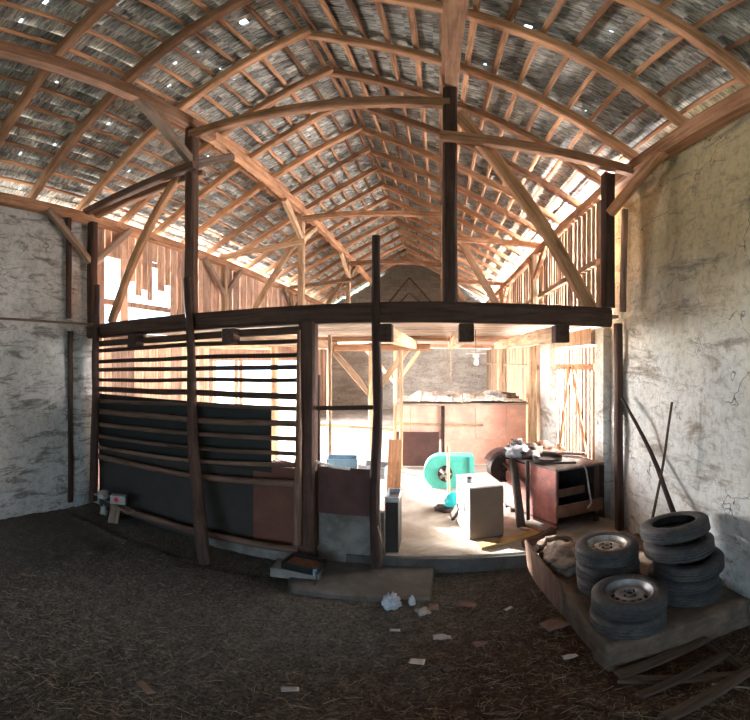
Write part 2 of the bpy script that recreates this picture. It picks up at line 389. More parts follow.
g.box((XL-.03, 7.7, 2.38), (XL+.03, 13.4, 2.92)); g.box((XL-.09, 4.3, 3.35), (XL-.03, YE, 3.45)); g.box((XL-.09, 4.3, 4.2), (XL-.03, YE, 4.3))
g.box((XL-.09, 4.3, 1.2), (XL-.03, 7.7, 1.3))
struct('wall_left_rear', g, 'board_v')
g = MB()
boards(g, 2.12, 4.98, YE, 2.9, 4.78, (.008, .028), (.10, .19))
boards(g, 2.12, 8.1, YE, .1, 2.88, (.0, .006), (.10, .19))
g.box((2.05, 4.98, 3.72), (2.11, YE, 3.80)); g.box((2.05, 8.1, 2.2), (2.11, YE, 2.28))
g.box((2.08, 5.25, 2.62), (2.2, 7.12, 2.86)); g.box((2.1, 5.25, .1), (2.5, 7.12, .5))
struct('wall_right_rear', g, 'board_r')
# slatted gate leaf in the right wall
g = MB(); y = 5.3
while y < 7.05:
    wd = random.uniform(.08, .13); g.box((2.16, y, .52), (2.185, min(7.08, y+wd), 2.6)); y += wd+random.uniform(.03, .06)
d1 = struct('door_1', g, 'board_r')
tag(timber('cross_rail', (2.145, 5.28, 2.3), (2.145, 7.1, 2.28), .03, .1, 'timber', d1))
tag(timber('cross_rail', (2.145, 5.28, .75), (2.145, 7.1, .78), .03, .1, 'timber', d1))
timber('diagonal_brace', (2.12, 5.5, .8), (2.12, 6.15, 2.3), .03, .08, 'timber', d1)
timber('diagonal_brace', (2.12, 6.9, .8), (2.12, 6.3, 2.3), .03, .08, 'timber', d1)
# whitewashed ledge line low on the far wall, gable trims
for n_, (a, b) in enumerate((((-2.45, 4.9), (RX, 6.2)), ((RX, 6.2), (-.25, 4.9)), ((-1.95, 4.9), (RX, 5.5)), ((RX, 5.5), (-.75, 4.9)))):
    tag(timber('trim_%d' % (n_+1), (a[0], YE-.05, a[1]), (b[0], YE-.05, b[1]), .06, .07, 'dark'), kind='structure')
tag(timber('trim_5', (-4.9, YE-.08, 4.72), (2.0, YE-.08, 4.72), .14, .18, 'timber'), kind='structure')
tag(timber('trim_6', (XL+.01, YN, 2.98), (XL+.01, 4.2, 2.98), .05, .035, 'timber_grey'), kind='structure')

# roof: two tiled slopes with battens
def roof(side):
    ex = (XL-.25) if side < 0 else 2.42; ez = PZ+.06
    S = Vector((ex-RX, 0, ez-RZ)); L = S.length; S.normalize(); nrm = Vector((-S.z*(1 if side > 0 else -1), 0, S.x*(1 if side > 0 else -1)))
    if nrm.z < 0: nrm = -nrm
    top = Vector((RX, 0, RZ))+nrm*.17
    pitch = .31; n = int((L+.12)/pitch)+1; mb = MB(); wt = .155
    def slab(pl, z0, z1, h, d0):
        vs = []
        for hh in (0, h):
            for (yy, dd) in pl:
                f = (dd-d0)/pitch; p = top+S*dd+nrm*(z0+(z1-z0)*f+hh); vs.append((p.x, yy, p.z))
        m = len(pl); mb.add(vs, [tuple(range(m)), tuple(range(m, 2*m))[::-1]]+[(i, (i+1) % m, m+(i+1) % m, m+i) for i in range(m)])
    holes = {(1, 3, -1): 2.35, (1, 9, 1): 2.3, (1, 7, 1): 3.2, (1, 1, -1): 3.5, (1, 1, 1): 3.0, (1, 4, 1): 2.7}
    for k in range(n):
        d0 = k*pitch-.12; d1 = d0+pitch+.045; y = YN-.3-(k % 2)*wt/2; cuts = [y]; hy = holes.get((1, k, side))
        while y < YE+.6:
            sl = random.uniform(-.015, .015)
            a, b = y+random.uniform(.001, .005), y+wt-random.uniform(.001, .005)
            ch = random.random() < ((.10 if side < 0 else .02) if y < 4.5 else .008) and k > 0
            big = hy is not None and y <= hy < y+wt
            z0, z1 = random.uniform(-.004, .006), .042+random.uniform(-.012, .014)
            cl, cw = random.uniform(.06, .10), random.uniform(.02, .05)
            if big: cl, cw = .13, .10; ch = True
            if ch: pl = [(a, d0), (b, d0), (b, d1-cl), (b-cw, d1-cl), (b-cw, d1), (a, d1)]; cuts += [b-cw, b+.002]
            else: pl = [(a, d0), (b, d0), (b, d1+sl), (a, d1+sl)]
            slab(pl, z0, z1, .012, d0); y += wt
        cuts.append(YE+.6); slab([(cuts[0], d0+.0), (cuts[-1], d0), (cuts[-1], d1-.13), (cuts[0], d1-.13)], .022, .062, .008, d0)
        for i in range(0, len(cuts)-1, 2): slab([(cuts[i], d1-.135), (cuts[i+1], d1-.135), (cuts[i+1], d1), (cuts[i], d1)], .022, .062, .008, d0)
    o = struct('ceiling', mb, 'tile')
    bt = Vector((RX, 0, RZ))+nrm*.135
    for k in range(n):
        d = k*pitch+.0; p = bt+S*d
        q = timber('roof_batten', (p.x, YN-.3, p.z), (p.x+random.uniform(-.02,.02), YE+.2, p.z), .055, .045, 'timber', o, up=nrm, seg=40, rough=.008)
    return o
roof(-1); roof(1)

# ---------------------------------------------------------------- roof carpentry
ordn = ['first', 'second', 'third', 'fourth', 'fifth', 'sixth', 'seventh', 'eighth', 'ninth', 'tenth', 'eleventh', 'twelfth', 'thirteenth', 'fourteenth', 'fifteenth', 'sixteenth']
def rafter_pair(k):
    y = 4.06+.935*k
    if k == 0: lab = 'pair of sloping roof rafters directly above the nearest post frame'
    elif k < 0: lab = 'pair of sloping roof rafters, %s one on this side of the nearest post frame' % ordn[-k-1]
    else: lab = 'pair of sloping roof rafters, %s one beyond the nearest post frame' % ordn[k-1]
    e = empty('rafter_pair', (RX, y, PZ), lab, 'rafters', 'rafter pairs under the tiled roof')
    j = lambda: random.uniform(-.03, .03)
    b = random.uniform(-.03, .03)
    timber('rafter', (XL-.22, y+j(), PZ+.10), (RX+.02, y, RZ+.03), .105, .125, 'timber', e, bow=b, side=j()*.6)
    timber('rafter', (2.38, y+.06+j(), PZ+.10), (RX-.02, y+.06, RZ+.03), .105, .125, 'timber', e, bow=b, side=j()*.6)
for k in range(-9, 15): rafter_pair(k)
LPX, RPX, PUZ = -2.96, .10, 5.82
def puz(y): return 5.80+.05*(min(y, 5)-4.14)
tag(timber('purlin', (LPX, YN, puz(YN)), (LPX, 4.6, puz(4.6)), .17, .17, 'timber', rough=.012, seg=20), 'near length of the left purlin, resting on the nearest left post', 'purlin', 'purlins under the rafters')
tag(timber('purlin', (LPX, 4.6, puz(4.6)), (LPX, YE, puz(4.6)), .16, .17, 'timber', rough=.012, seg=30), 'far length of the left purlin, running back over the second post frame', 'purlin', 'purlins under the rafters')
tag(timber('purlin', (RPX, YN, PUZ), (RPX, YE, PUZ), .17, .18, 'timber', rough=.012, seg=30), 'long orange-brown purlin overhead carried by the right row of posts', 'purlin', 'purlins under the rafters')
tag(timber('wall_plate', (XL+.02, YN, PZ-.01), (XL+.02, YE, PZ-.01), .17, .17, 'timber', rough=.012, seg=30), 'round-edged wall plate along the top of the left wall', 'beam', 'wall plates at the eaves')
tag(timber('wall_plate', (2.26, YN, PZ), (2.02, YE, PZ), .2, .2, 'timber', rough=.012, seg=30), 'thick wall plate along the top of the right clay wall', 'beam', 'wall plates at the eaves')

def frame(Y, first, lab):
    e = empty('post_frame', (RX, Y, 3.0 if first else 0.15), lab, 'timber frame', 'post frames carrying the roof')
    md = 'dark' if first else 'timber'; zb = 2.995
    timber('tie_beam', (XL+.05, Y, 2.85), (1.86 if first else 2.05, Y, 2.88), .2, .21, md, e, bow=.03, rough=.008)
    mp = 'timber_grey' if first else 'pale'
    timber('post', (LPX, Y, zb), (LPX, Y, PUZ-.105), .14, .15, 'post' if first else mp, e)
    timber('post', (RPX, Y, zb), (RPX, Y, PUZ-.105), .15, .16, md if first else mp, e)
    timber('wall_post', (XL+.1, Y, zb), (XL+.1, Y, PZ-.1), .14, .14, md if first else mp, e)
    xr = 1.86 if first else 1.98
    timber('wall_post', (xr, Y+.02, zb), (xr, Y+.02, PZ-.12), .13, .14, md if first else mp, e)
    timber('straining_beam', (LPX, Y-.02, 5.60), (RPX, Y-.02, 5.47), .12, .13, 'timber', e, bow=.05)
    timber('side_tie', (XL+.05, Y-.1, 4.87), (LPX+.12, Y-.1, 5.02), .11, .12, 'post' if first else mp, e)
    if first: timber('side_tie', (XL+.05, Y+.1, 4.85), (LPX+.12, Y+.1, 4.98), .10, .10, 'timber', e)
    timber('side_tie', (RPX-.1, Y-.1, 4.93), (2.1, Y-.1, 4.72 if first else 4.85), .12, .12, 'timber', e)
    timber('raking_strut', (LPX-.08, Y+.07, 5.25), (-4.52, Y+.07, zb-.02), .10, .13, 'timber' if first else mp, e, bow=.10 if first else 0)
    timber('raking_strut', (RPX+.08, Y+.07, 5.38), (1.68 if first else 1.5, Y+.07, zb-.02), .10, .15, 'timber' if first else mp, e)
    timber('knee_brace', (LPX, Y-1.0, PUZ-.115), (LPX, Y-.03, 5.15), .11, .12, 'timber_grey' if first else mp, e)
    timber('knee_brace', (LPX, Y+1.0, PUZ-.115), (LPX, Y+.03, 5.1), .11, .12, mp, e)
    if not first: timber('knee_brace', (RPX, Y-.9, PUZ-.115), (RPX, Y-.03, 5.15), .11, .12, mp, e)
    for s in (-1, 1):
        timber('knee_brace', (XL+.1, Y+s*.85, PZ-.06), (XL+.1, Y+s*.05, 4.0), .09, .11, 'timber_grey', e)
        timber('knee_brace', (plate_x(Y)+.0, Y+s*.72, PZ-.07), (xr, Y+s*.05, 4.12), .09, .11, 'timber', e)
    return e
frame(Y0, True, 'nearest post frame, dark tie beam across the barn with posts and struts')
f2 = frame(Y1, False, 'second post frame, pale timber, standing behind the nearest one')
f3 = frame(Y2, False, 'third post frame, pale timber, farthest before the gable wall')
# stilts that carry the second frame over the lower storey
for (fr, Y) in ((f2, Y1), (f3, Y2)):
    timber('lower_post', (RX, Y, .15), (RX, Y, 2.76), .14, .14, 'pale', fr)
    timber('lower_post', (1.93, Y, .15), (1.93, Y, 2.76), .17, .17, 'pale', fr)
    timber('lower_post', (-3.6, Y, .15), (-3.6, Y, 2.76), .14, .14, 'pale', fr)
    timber('lower_brace', (RX-.05, Y, 1.7), (RX-.95, Y, 2.72), .1, .12, 'pale', fr)
    timber('lower_brace', (RX+.05, Y, 1.7), (RX+.8, Y, 2.72), .1, .12, 'pale', fr)
timber('saddle_beam', (RX-.8, Y1-.02, 2.66), (RX+1.2, Y1-.02, 2.66), .18, .14, 'timber', f2)
# joists of the loft, poking out under the dark beam
for x, lab in ((-.55, 'loft joist over the thin doorway pole, dark sawn end in front'), (.26, 'loft joist over the doorway middle, dark sawn end in front'),
               (1.24, 'thick loft joist over the red machine, dark sawn end in front'), (-2.3, 'loft joist above the slatted stall fence'), (-3.8, 'loft joist nearest the left wall')):
    j = tag(timber('floor_joist', (x, Y0-.22, 2.67), (x+.0, Y1+.3, 2.72), .14, .17, 'pale', rough=.01), lab, 'joist', 'loft joists')
    mb = MB(); mb.box((-.01, -.075, -.09), (.16, .075, .09)); mb.build('joist_end', 'dark', j, PW[j.name].copy(), bevel=.01)

# ---------------------------------------------------------------- stall fence under the frame
st = empty('stall_partition', (-2.5, Y0, 0), 'slatted stall fence of poles and dark sheets left of the doorway', 'fence')
YF = Y0-.03
pole('standing_pole', [aty(97, 285, Y0-.16), aty(95, 420, Y0-.16), aty(93, 500, Y0-.12)], (.05, .07), 'dark', st)
pole('standing_pole', [aty(187, 278, Y0-.17), aty(190, 330, Y0-.17), aty(193, 440, Y0-.20), atz(203, 552, .12), atz(206, 562, -.03)], (.045, .085), 'dark', st)
timber('door_post', aty(308, 322, Y0-.03)+Vector((0, 0, .0)), aty(308, 572, Y0-.03), .19, .16, 'dark', st, up=(0, 1, 0))
timber('door_stop', aty(318, 375, Y0+.08), aty(318, 545, Y0+.08), .05, .05, 'dark', st, up=(0, 1, 0))
pole('door_prop', [aty(299, 330, Y0-.16), aty(298, 480, Y0-.16), aty(297, 545, Y0-.16)], (.02, .05), 'pole', st)
pole('standing_pole', [aty(376, 236, Y0-.14), aty(376, 300, Y0-.15), aty(377, 400, Y0-.14), aty(375, 500, Y0-.12), (-.66, Y0-.02, .0)], (.042, .062), 'dark', st)
timber('rail', aty(97, 344, YF), aty(302, 330, YF), .10, .085, 'dark', st)
tk = [(351, 345, 341, .03, 'dark'), (362, 357.5, 355, .03, 'dark'), (370, 368.5, 367, .032, 'dark'), (380, 380, 380, .028, 'dark'), (389, 392, 397, .042, 'dark'),
      (401, 404, 409, .03, 'pole'), (411, 419, 424, .042, 'pole'), (424, 433, 439, .032, 'pole'), (436, 447, 454, .03, 'pole'), (447, 460, 465, .03, 'pole'), (456, 475, 484, .045, 'pole')]
for a, b, c, r, m_ in tk: pole('rail', [aty(97, a, YF-.05), aty(185, b, YF-.05), aty(303, c, YF-.05)], r, m_, st, .01)
pole('rail', [aty(132, 512, YF-.08), aty(190, 530, YF-.08), aty(250, 543, YF-.08), aty(299, 550, YF-.08)], .05, 'pole', st, .01)
timber('rail', aty(317, 408, YF), aty(374, 408, YF), .04, .045, 'dark', st)
def panel(name, x0, x1, z0, z1, y, mat, parent, th=.012, wav=.008):
    mb = MB(); nx_, nz_ = 14, 10; vs = []
    for s in (0, th):
        for j in range(nz_+1):
            for i in range(nx_+1):
                x = lerp(x0, x1, i/nx_); z = lerp(z0, z1, j/nz_); vs.append((x, y+s+noise.noise((x*1.3, z*1.5, y))*wav*2, z))
    n = (nx_+1)*(nz_+1); q = lambda i, j, k: k*n+j*(nx_+1)+i
    fs = [(q(i, j, k), q(i+1, j, k), q(i+1, j+1, k), q(i, j+1, k)) for k in (0, 1) for j in range(nz_) for i in range(nx_)]
    fs += [(q(i, j, 0), q(i+1, j, 0), q(i+1, j, 1), q(i, j, 1)) for j in (0, nz_) for i in range(nx_)]
    fs += [(q(i, j, 0), q(i, j+1, 0), q(i, j+1, 1), q(i, j, 1)) for i in (0, nx_) for j in range(nz_)]
    mb.add(vs, fs); return mb.build(name, mat, parent, smooth=True)
def X(px): return Y0*math.tan((px-440)/400)
def Z(px, py, Y=Y0): return aty(px, py, Y).z
panel('sheet', X(97), X(270), Z(230, 468), Z(185, 401), Y0+.03, 'tarp', st)['label'] = 'dark green sheet behind the rails'
panel('sheet', X(97), X(256), -.08, Z(230, 462), Y0+.05, 'sheet', st)['label'] = 'grey lower sheet'
panel('sheet', X(252), X(300), .1, Z(280, 468), Y0+.035, 'redbrown', st)['label'] = 'red-brown board by the door post'
panel('sheet', X(317), X(371), Z(345, 516), Z(345, 469), Y0+.03, 'maroon', st)['label'] = 'maroon board right of the door post'
mb = MB(); mb.box((X(317), Y0+.05, -.05), (X(384), Y0+.12, Z(345, 512))); mb.build('low_wall', 'block', st, bevel=.01)['label'] = 'grey rendered slab under the maroon board'
mb = MB(); grid_wall(mb, lambda u, v: Vector((lerp(X(200), X(297), u), Y0-.03, lerp(-.1, .1, v))), 20, 5, .03, 4, (0, .12, 0)); mb.build('stone_sill', 'block', st, smooth='all')
# pale tube on top of the maroon board
mb = MB(); mb.tube([aty(314, 461, Y0-.02), aty(334, 467, Y0-.02), aty(350, 469, Y0+.0)], .016); tag(mb.build('plastic_tube', 'white', smooth=True), 'short pale tube lying on top of the maroon board', 'tube')

# ---------------------------------------------------------------- tyres
def tyre_mesh(R=.265, W=.165, ri=.165):
    mb = MB(); h = W/2; b = .03
    pr = [(ri, -h*.72), (ri+.012, -h*.95), (ri+.05, -h), (R-.035, -h*.96), (R-.012, -h*.82)]
    for z in (-.6, -.25, .15, .5):
        pr += [(R, h*z-.008), (R-.008, h*z-.004), (R-.008, h*z+.006), (R, h*z+.010)]
    pr += [(R-.012, h*.82), (R-.035, h*.96), (R-.055, h*.985), (R-.060, h*1.01), (ri+.05, h), (ri+.03, h*1.02), (ri+.012, h*.95), (ri, h*.72), (ri+.02, h*.6), (R-.03, h*.7), (R-.03, -h*.7), (ri+.02, -h*.6)]
    mb.lathe(pr, 56, closed=True, r=random.random()); return mb
def rim_mesh(slots, ri=.172, z=.062):
    mb = MB()
    pr = [(ri, z+.006), (ri-.006, z+.012), (ri-.014, z+.004), (ri-.018, z-.022), (.135, z-.040), (.128, z-.045), (.104, z-.022), (.095, z-.018), (.072, z-.020), (.060, z-.040), (.036, z-.040), (.032, z-.018), (.024, z-.016), (.023, z-.05)]
    n = slots*4
    mb.lathe(pr, n, skip=lambda k, i: i in (5,) and k % 4 in (1, 2), r=.5)
    mb.lathe([(ri-.006, z), (ri-.012, z-.09), (.14, -.02), (.14, -.07)], 40, r=.4)
    return mb
def wheel(x, y, z, label, steel, slots, tilt=(0, 0), group='used tyres on the platform'):
    e = empty('car_wheel', (x, y, z), label, 'wheel', group, rot=Matrix.Rotation(tilt[0], 3, 'X') @ Matrix.Rotation(tilt[1], 3, 'Y'))
    m = PW[e.name]
    tyre_mesh().build('tyre', 'rubber', e, m @ Matrix.Translation((0, 0, .0825)), smooth=True)
    r = rim_mesh(slots).build('rim', steel, e, m @ Matrix.Translation((0, 0, .0825)), smooth=True)
    s = r.modifiers.new('thick', 'SOLIDIFY'); s.thickness = .004
    for k in range(4):
        a = k*math.pi/2+.4; nb = MB(); nb.lathe([(.0001, .058), (.008, .058), (.009, .04)], 6, c=(math.cos(a)*.048, math.sin(a)*.048, -.005)); nb.build('wheel_nut', 'iron', r, m @ Matrix.Translation((0, 0, .0825)))
def tyre(x, y, z, label, tilt=(0, 0), s=1.0, group='used tyres on the platform', zs=1.0):
    m = Matrix.Translation((x, y, z+.0825*zs)) @ Matrix.Rotation(tilt[0], 4, 'X') @ Matrix.Rotation(tilt[1], 4, 'Y') @ Matrix.Diagonal((s, s, zs, 1))
    tag(tyre_mesh().build('tyre', 'rubber', mw=m, smooth=True), label, 'tyre', group)
PT = .29
tyre(1.36, 3.02, PT, 'bottom tyre of the stack beside the brown sack', s=1.02)
tyre(1.34, 3.0, PT+.166, 'middle tyre of the stack beside the brown sack')
wheel(1.34, 3.02, PT+.332, 'car wheel with bright steel rim, topmost of the stack by the sack', 'steel', 8)
tyre(1.24, 2.44, PT, 'bottom tyre of the front stack at the platform corner')
wheel(1.26, 2.46, PT+.167, 'car wheel with dark slotted rim on top of the front corner stack', 'blacksteel', 12, (.03, 0))
for k, (dx, dy, tl, lab) in enumerate((((0), (0), (0, 0), 'lowest tyre of the tall stack against the right wall'), (-.02, .02, (.02, -.02), 'second tyre from the bottom in the tall wall stack'),
    (.01, -.01, (.0, -.04), 'middle tyre of the tall wall stack'), (-.04, .05, (-.10, -.06), 'second tyre from the top of the tall wall stack'), (-.05, .1, (-.17, -.09), 'topmost tilted tyre of the tall wall stack'))):
    tyre(1.86+dx, 2.62+dy, PT-.002+k*.140+(.012 if k > 2 else 0)+(.02 if k > 3 else 0), lab, tl, 1.09, zs=.84)

# platform, sack, board
mb = MB()
def plat():
    x0, x1, y0, y1 = 1.0, 2.17, 2.22, 4.02; n = 26; vs = []
    bm = bmesh.new(); bmesh.ops.create_cube(bm, size=1)
    bmesh.ops.subdivide_edges(bm, edges=bm.edges, cuts=18, use_grid_fill=True)
    for v in bm.verts:
        v.co = Vector((lerp(x0, x1, v.co.x+.5), lerp(y0, y1, v.co.y+.5), lerp(-.05, PT, v.co.z+.5)))
        d = noise.fractal(v.co*4, .9, 2, 5)*.04
        if v.co.z < PT-.001: v.co.y -= abs(d); v.co.x -= abs(d)*(1 if v.co.x < 1.5 else 0)
        else: v.co.z -= abs(d)*.25
    mb.add([v.co.copy() for v in bm.verts], [[q.index for q in f.verts] for f in bm.faces], .5); bm.free()
plat(); tag(mb.build('concrete_platform', 'platform', smooth='all'), 'low crumbling concrete platform under the stacked tyres', 'platform')
def blob(name, c, s, mat, amp=.3, fr=3, flat=True, sub=3, par=None):
    bm = bmesh.new(); bmesh.ops.create_icosphere(bm, subdivisions=sub, radius=1); mb = MB(); c = Vector(c)
    for v in bm.verts:
        p = v.co.copy(); d = 1+amp*noise.fractal(p*fr+c*3, .8, 2, 3); p *= d
        if flat and p.z < -.55: p.z = -.55
        v.co = Vector((c.x+p.x*s[0], c.y+p.y*s[1], c.z+(p.z+.55)*s[2]))
    mb.add([v.co.copy() for v in bm.verts], [[q.index for q in f.verts] for f in bm.faces], .5); bm.free()
    return mb.build(name, mat, par, smooth='all')
tag(blob('sack', (1.17, 3.62, PT-.005), (.21, .30, .13), 'sack', .28, 2.4, sub=4), 'crumpled brown burlap sack lying between plywood board and tyres', 'sack')
tag(blob('folded_sack', (1.16, 3.94, PT-.01), (.19, .07, .12), 'sack', .35, 3, sub=3), 'rolled brown cloth behind the burlap sack', 'cloth')
mb = MB(); mb.add([(.90, 4.02, -.02), (.97, 3.10, -.02), (.96, 3.12, .36), (.86, 4.02, .42), (.925, 4.02, -.02), (.995, 3.1, -.02), (.985, 3.12, .36), (.885, 4.02, .42)],
       [(0, 1, 2, 3), (4, 7, 6, 5), (0, 4, 5, 1), (1, 5, 6, 2), (2, 6, 7, 3), (3, 7, 4, 0)]); tag(mb.build('plywood_board', 'ply', bevel=.004), 'plywood board standing on edge against the platform end', 'board')

# pallet and pipe by the platform
pc = [Vector(p) for p in ((.995, 2.085, 0), (1.725, 2.2, 0), (1.67, 1.70, 0), (1.0, 1.58, 0))]
e = empty('broken_pallet', (1.35, 1.9, .02), 'small broken wooden pallet on the ground before the platform', 'pallet')
def slat(a, b, z, w_=.085, t=.03, n='slat'): timber(n, (a.x, a.y, z), (b.x, b.y, z), w_, t, 'pallet', e, rough=.003)
A, B, D, E = pc
slat(A, D, .03, .07, .05, 'bearer'); slat(B, E if False else D.lerp(B, 0) if False else Vector((1.67, 1.70, 0)), .03, .07, .05, 'bearer')
A, B, Cc, D = pc
for t in (0, .5, 1): slat(A.lerp(D, t), B.lerp(Cc, t), .075, .09 if t != .5 else .07)
mb = MB(); mb.tube([atz(712, 684, .05), atz(752, 688, .06), atz(790, 690, .06)], .008); tag(mb.build('metal_rod', 'steel', smooth=True), 'thin pale metal rod lying beside the broken pallet', 'rod')

# ---------------------------------------------------------------- things against the right wall
tag(timber('square_post', (2.165, 4.5, -.02), (2.165, 4.55, 2.86), .09, .10, 'dark', side=.0), 'dark upright timber fixed to the right wall behind the red machine', 'post')
tag(timber('square_post', (2.19, 4.45, 3.0), (2.2, 4.42, 4.35), .07, .07, 'timber_grey'), 'short grey upright timber high on the right clay wall', 'post')
tag(timber('square_post', (XL+.03, 3.72, 3.05), (XL+.03, 3.72, 4.7), .07, .08, 'dark'), 'dark upright timber high on the left plaster wall', 'post')
tag(timber('square_post', (XL+.05, 3.74, .1), (XL+.05, 3.74, 2.85), .05, .08, 'dark'), 'dark upright timber low on the left plaster wall', 'post')
tag(pole('leaning_pole', [atx(622, 398, 2.13), atx(655, 460, 2.1), (2.08, 3.05, .75)], (.018, .028), 'dark'), 'long dark pole leaning on the whitewashed right wall', 'pole')
tag(pole('leaning_stick', [atx(672, 402, 2.05), atx(665, 455, 2.0), atx(652, 520, 1.92)], (.012, .014), 'pole'), 'thin pale stick leaning on the right wall above the tall tyre stack', 'stick')

# ---------------------------------------------------------------- red machine behind the doorway
e = empty('threshing_machine', (1.4, 5.2, .15), 'faded red box-shaped farm machine with open dark front', 'farm machine')
F, R_, BR, BL = Vector((1.40, 4.70, 0)), Vector((2.11, 4.84, 0)), Vector((1.68, 5.95, 0)), Vector((.92, 5.62, 0))
def wallpan(name, a, b, z0, z1, mat, th=.025, par=e, za=None):
    d = (b-a).normalized(); n_ = Vector((-d.y, d.x, 0))*th
    mb = MB(); q = [(a.x, a.y, z0), (b.x, b.y, za if za is not None else z0), (b.x, b.y, z1), (a.x, a.y, z1)]
    mb.add(q+[(p[0]+n_.x, p[1]+n_.y, p[2]) for p in q], [(0,1,2,3),(4,7,6,5),(0,4,5,1),(1,5,6,2),(2,6,7,3),(3,7,4,0)]); return mb.build(name, mat, par, bevel=.004)
mid = BL.lerp(F, .52)
wallpan('side_panel', mid, F, .2, 1.0, 'pink'); wallpan('side_panel', BL, mid-Vector((.0, .0, 0)), .24, .97, 'pink')
wallpan('back_panel', BR, BL, .2, .985, 'iron'); wallpan('side_panel', R_, BR, .2, .985, 'iron')
wallpan('lower_board', F, R_, .34, .52, 'rust'); wallpan('inner_shelf', F.lerp(BL, .3), R_.lerp(BR, .3), .5, .62, 'rust')
mb = MB(); mb.prism([(p.x, p.y) for p in (F, R_, BR, BL)], .99, 1.02); mb.build('lid', 'dustlid', e, bevel=.004)
mb = MB(); mb.prism([(p.x, p.y) for p in (F, R_, BR, BL)], .24, .27); mb.build('bottom', 'iron', e)
for p in (F, R_, BR, BL): timber('leg', (lerp(p.x, 1.55, .16), lerp(p.y, 5.3, .16), .15), (lerp(p.x, 1.55, .16), lerp(p.y, 5.3, .16), .98), .07, .07, 'dark', e)
timber('clamp_bar', mid+Vector((-.04, -.03, 1.06)), mid+Vector((-.03, -.05, .2)), .05, .05, 'iron', e, up=(0, 1, 0))
timber('side_rail', BL+Vector((-.03, -.03, .9)), mid+Vector((-.03, -.03, .74)), .04, .05, 'rust', e)
mb = MB(); mb.tube([(1.78, 4.75, 1.03), (1.8, 4.70, .98), (1.83, 4.68, .7), (1.86, 4.68, .52), (1.80, 4.66, .46)], .012); mb.build('hanging_rod', 'steel', e, smooth=True)
# belt pulley with its curved guard
px_ = Matrix.Translation((.88, 5.62, .84)) @ Matrix.Rotation(math.radians(20), 4, 'Z') @ Matrix.Rotation(math.pi/2, 4, 'X')
mb = MB(); mb.lathe([(.03, -.05), (.05, -.06), (.05, -.02), (.19, -.015), (.2, -.06), (.215, -.06), (.215, .06), (.2, .06), (.19, .015), (.05, .02), (.05, .06), (.03, .05)], 36, closed=True)
mb.build('belt_pulley', 'iron', e, px_, smooth=True)
mb = MB(); mb.tube([(0, 0, -.3), (0, 0, .12)], .03); mb.build('axle', 'iron', e, px_, smooth=True)
mb = MB()
for k in range(13):
    a0, a1 = math.radians(150-k*13), math.radians(150-(k+1)*13); 
    for (ra, rb) in ((.27, .285),):
        P_ = [(ra*math.cos(a0), ra*math.sin(a0)), (rb*math.cos(a0), rb*math.sin(a0)), (rb*math.cos(a1), rb*math.sin(a1)), (ra*math.cos(a1), ra*math.sin(a1))]
        mb.prism(P_, -.08, .08, .5)
mb.build('belt_guard', 'maroon', e, px_)
timber('guard_leg', (.98, 5.42, 1.0), (1.02, 4.95, .15), .09, .12, 'iron', e, bow=.03)
# things lying on the machine
lid = 1.03
mb = MB(); mb.lathe([(.001, 0), (.19, 0), (.2, .05), (.205, .05), (.195, -.005), (.001, -.006)], 28, c=(1.42, 5.15, lid+.01)); tag(mb.build('round_pan', 'iron', smooth=True), 'round black pan lying on the red machine lid', 'pan')
tag(timber('flat_board', (1.45, 5.55, lid+.03), (2.0, 5.25, lid+.03), .1, .035, 'timber_grey'), 'narrow grey board lying across the red machine lid', 'board')
tag(timber('iron_bar', (1.2, 5.0, lid+.02), (1.72, 4.86, lid+.02), .03, .03, 'iron'), 'thin iron bar lying at the front of the machine lid', 'bar')
pilec = [('crumpled_sheet', 'film', 'crumpled pale foil on the scrap heap behind the machine', 'foil'), ('metal_scrap', 'iron', 'dark lump of metal scrap on the red machine lid near the pulley', 'scrap'),
         ('rag', 'sack', 'brown rag on the red machine lid beside the crumpled foil', 'rag'), ('metal_scrap', 'rust', 'rusty lump of metal scrap at the back of the red machine lid', 'scrap')]
for (nm, mt, lb, ct), (x, y, s) in zip(pilec, ((1.1, 5.50, .14), (1.22, 5.35, .10), (1.32, 5.62, .13), (1.52, 5.78, .12))):
    tag(blob(nm, (x, y, lid), (s*1.3, s*1.2, s*.7), mt, .55, 3.5, sub=3), lb, ct)
mb = MB()
for i in range(170):
    cx_, cy_ = random.gauss(1.12, .09), random.gauss(5.72, .10); h_ = max(.02, .20*math.exp(-((cx_-1.12)**2+(cy_-5.72)**2)/.03))
    p0 = Vector((cx_, cy_, lid+random.uniform(.0, h_))); d = Vector((random.gauss(0, 1), random.gauss(0, 1), random.gauss(0, .5))).normalized()*random.uniform(.03, .09)
    q = p0+d; q.z = max(q.z, lid+.006); md = (p0+q)/2+Vector((random.uniform(-.02, .02), random.uniform(-.02, .02), random.uniform(0, .03)))
    if i % 3: mb.tube([p0, md, q], random.uniform(.003, .010), 5, mi=0)
    else:
        u_ = d.orthogonal().normalized()*random.uniform(.02, .05); v4 = [p0-u_, q-u_*.6, q+u_, p0+u_*.8]; t_ = Vector((0, 0, .004))
        mb.add([x_ for x_ in v4]+[x_+t_ for x_ in v4], [(0,1,2,3),(4,7,6,5),(0,4,5,1),(1,5,6,2),(2,6,7,3),(3,7,4,0)], mi=random.choice((1, 1, 2)))
tag(mb.build('scrap_heap', ['iron', 'film', 'dustlid']), 'tangled heap of wire, foil and metal bits at the back of the red machine lid', 'scrap heap', kind='stuff')
